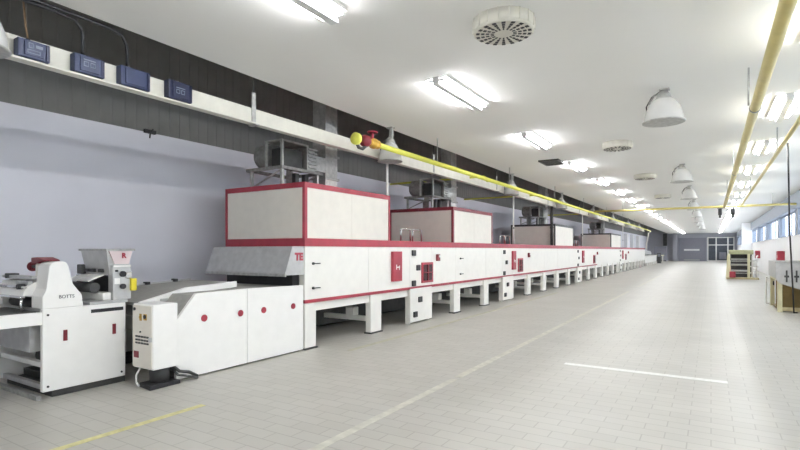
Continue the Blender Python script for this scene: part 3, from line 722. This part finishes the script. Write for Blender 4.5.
# ------------------------------------------------------------------ window side equipment
t = thing('trough_machine', 'pale yellow framed machine with grey steel trough at the window wall', 'machine', (2.0, 17, 0))
for xx, yy in ((1.46, 16.1), (1.46, 17.95), (2.7, 16.1), (2.7, 17.95)):
    MB().box(xx, xx + .1, yy, yy + .1, 0, .86, .006).build('leg', 'paleyellow', t)
MB().box(1.46, 2.8, 16.1, 18.05, .80, .86, .006).build('deck', 'paleyellow', t)
MB().box(1.56, 2.8, 16.12, 16.2, .03, .12).build('base_rail', 'tan', t)
MB().box(1.5, 2.75, 16.9, 17.0, .05, .8).build('back_board', 'ochre', t)
MB().box(1.5, 2.75, 16.2, 17.9, .03, .06).build('bottom_board', 'ochre', t)
tr = MB().prism([(1.42, 1.30), (1.42, .84), (1.50, .74), (2.8, .30), (2.8, 1.30)], 'y', 16.03, 16.09).build('trough_front', 'steel', t)
MB().box(1.42, 1.46, 16.09, 18.0, .87, 1.30).build('trough_side', 'steel', t)
MB().box(1.40, 2.82, 16.0, 16.05, 1.27, 1.33, .006).build('trough_rim', 'galv', t)
MB().box(2.76, 2.8, 16.09, 18.0, .87, 1.30).box(1.46, 2.76, 17.96, 18.0, .87, 1.30).build('trough_side', 'steel', t)
for xx in (1.62, 1.82):
    MB().box(xx, xx + .035, 16.0, 16.03, .78, 1.08).box(xx - .03, xx + .065, 15.99, 16.03, .90, .95).build('lever', 'dark', t)
MB().cyl((1.455, 16.9, .70), (1.43, 16.9, .70), .06, 14).build('knob', 'black', t)
MB().tube([(1.40, 17.9, .83), (1.36, 17.9, .80), (1.36, 17.9, .06), (1.46, 17.9, .06)], .022).build('side_arm', 'cream', t)
tag(MB().tube([(1.46, 14.1, ZC), (1.52, 14.5, 3.2), (1.60, 15.1, 2.1), (1.72, 15.75, .9), (1.76, 15.92, .4), (1.78, 15.98, .012), (1.85, 16.02, .012)], .018).build('hanging_cable', 'black'),
    'black cable hanging from the ceiling down to the trough machine', 'cable')
t = thing('packing_machine', 'dark open machine with olive cover and red box standing in the far aisle', 'machine', (1.4, 33.5, 0))
MB().box(.72, 2.2, 32.9, 34.3, 0, .09).build('base', 'tan', t)
MB().box(.86, 1.95, 32.95, 34.2, 1.36, 1.60, .03).build('cover', 'olive', t)
MB().box(.95, 1.9, 33.5, 34.1, .09, 1.36).build('core', 'dark', t)
for xx, m in ((.78, 'paleyellow'), (1.68, 'paleyellow')):
    MB().box(xx, xx + .12, 32.95, 33.05, .09, 1.4).build('post', m, t)
MB().prism([(.70, .09), (.94, .09), (.90, .9), (.80, 1.3), (.76, 1.3)], 'y', 32.92, 33.2).build('side_guard', 'paleyellow', t)
for z in (.45, .78, 1.08):
    MB().cyl((.95, 33.3, z), (1.7, 33.3, z), .06, 12).build('roller', 'steel', t)
for z in (.3, .95): MB().box(.95, 1.7, 33.1, 33.14, z, z + .05).build('bar', 'galv', t)
MB().box(.86, 1.14, 32.75, 32.92, .10, .42, .02).build('red_box', 'red', t)
for xx in (1.9, 2.1): MB().tube([(xx, 33.2, .09), (xx, 33.2, 1.25), (xx + .06, 33.2, 1.3)], .035).build('pipe', 'white', t)
for z in (.35, .7, 1.0): MB().tube([(1.8, 33.2, z), (2.18, 33.2, z)], .03).build('pipe', 'white', t)
MB().box(1.92, 2.08, 33.1, 33.25, .75, .95, .01).build('gauge_box', 'white', t)
for i, (yy, lb) in enumerate(((31.0, 'red fire hose cabinet on the white wall behind the trough machine'), (45.5, 'red fire hose cabinet on the white wall near the olive covered machine'))):
    t = thing('hose_cabinet', lb, 'hose cabinet', (XR - .1, yy, 1.0), 'red wall cabinets')
    yc = yy
    MB().box(XR - .28, XR, yc, yc + .6, .98, 1.55, .01).build('cabinet', 'red', t)
    MB().box(XR - .05, XR, yc - .03, yc + .63, 1.5, 1.53).build('wall_mount', 'galv', t)
    MB().box(XR - .295, XR - .28, yc + .03, yc + .57, 1.01, 1.52).build('door', 'red', t)
    MB().box(XR - .315, XR - .295, yc + .08, yc + .11, 1.2, 1.33).build('handle', 'white', t)

# ------------------------------------------------------------------ daylight, camera, view
w = bpy.data.worlds.new('World'); S.world = w; w.use_nodes = True
bg = w.node_tree.nodes['Background']; bg.inputs['Color'].default_value = (0.88, 0.93, 1.0, 1); bg.inputs['Strength'].default_value = 3.2

cam = bpy.data.cameras.new('camera'); co = bpy.data.objects.new('camera', cam); COL.objects.link(co)
cam.sensor_width = 36; cam.lens = 499.0 / 800 * 36; cam.shift_y = 25.0 / 800
cam.clip_start = 0.05; cam.clip_end = 300
co.location = (0, 0, 1.6); co.rotation_euler = (PI / 2, 0, math.atan(311 / 499))
S.camera = co
for o in bpy.data.objects:
    if '_o' in o: del o['_o']
vs = S.view_settings
S.display_settings.display_device = 'sRGB'
vs.view_transform = 'Standard'; vs.look = 'None'; vs.gamma = 1; vs.use_curve_mapping = False
vs.exposure = 1.02
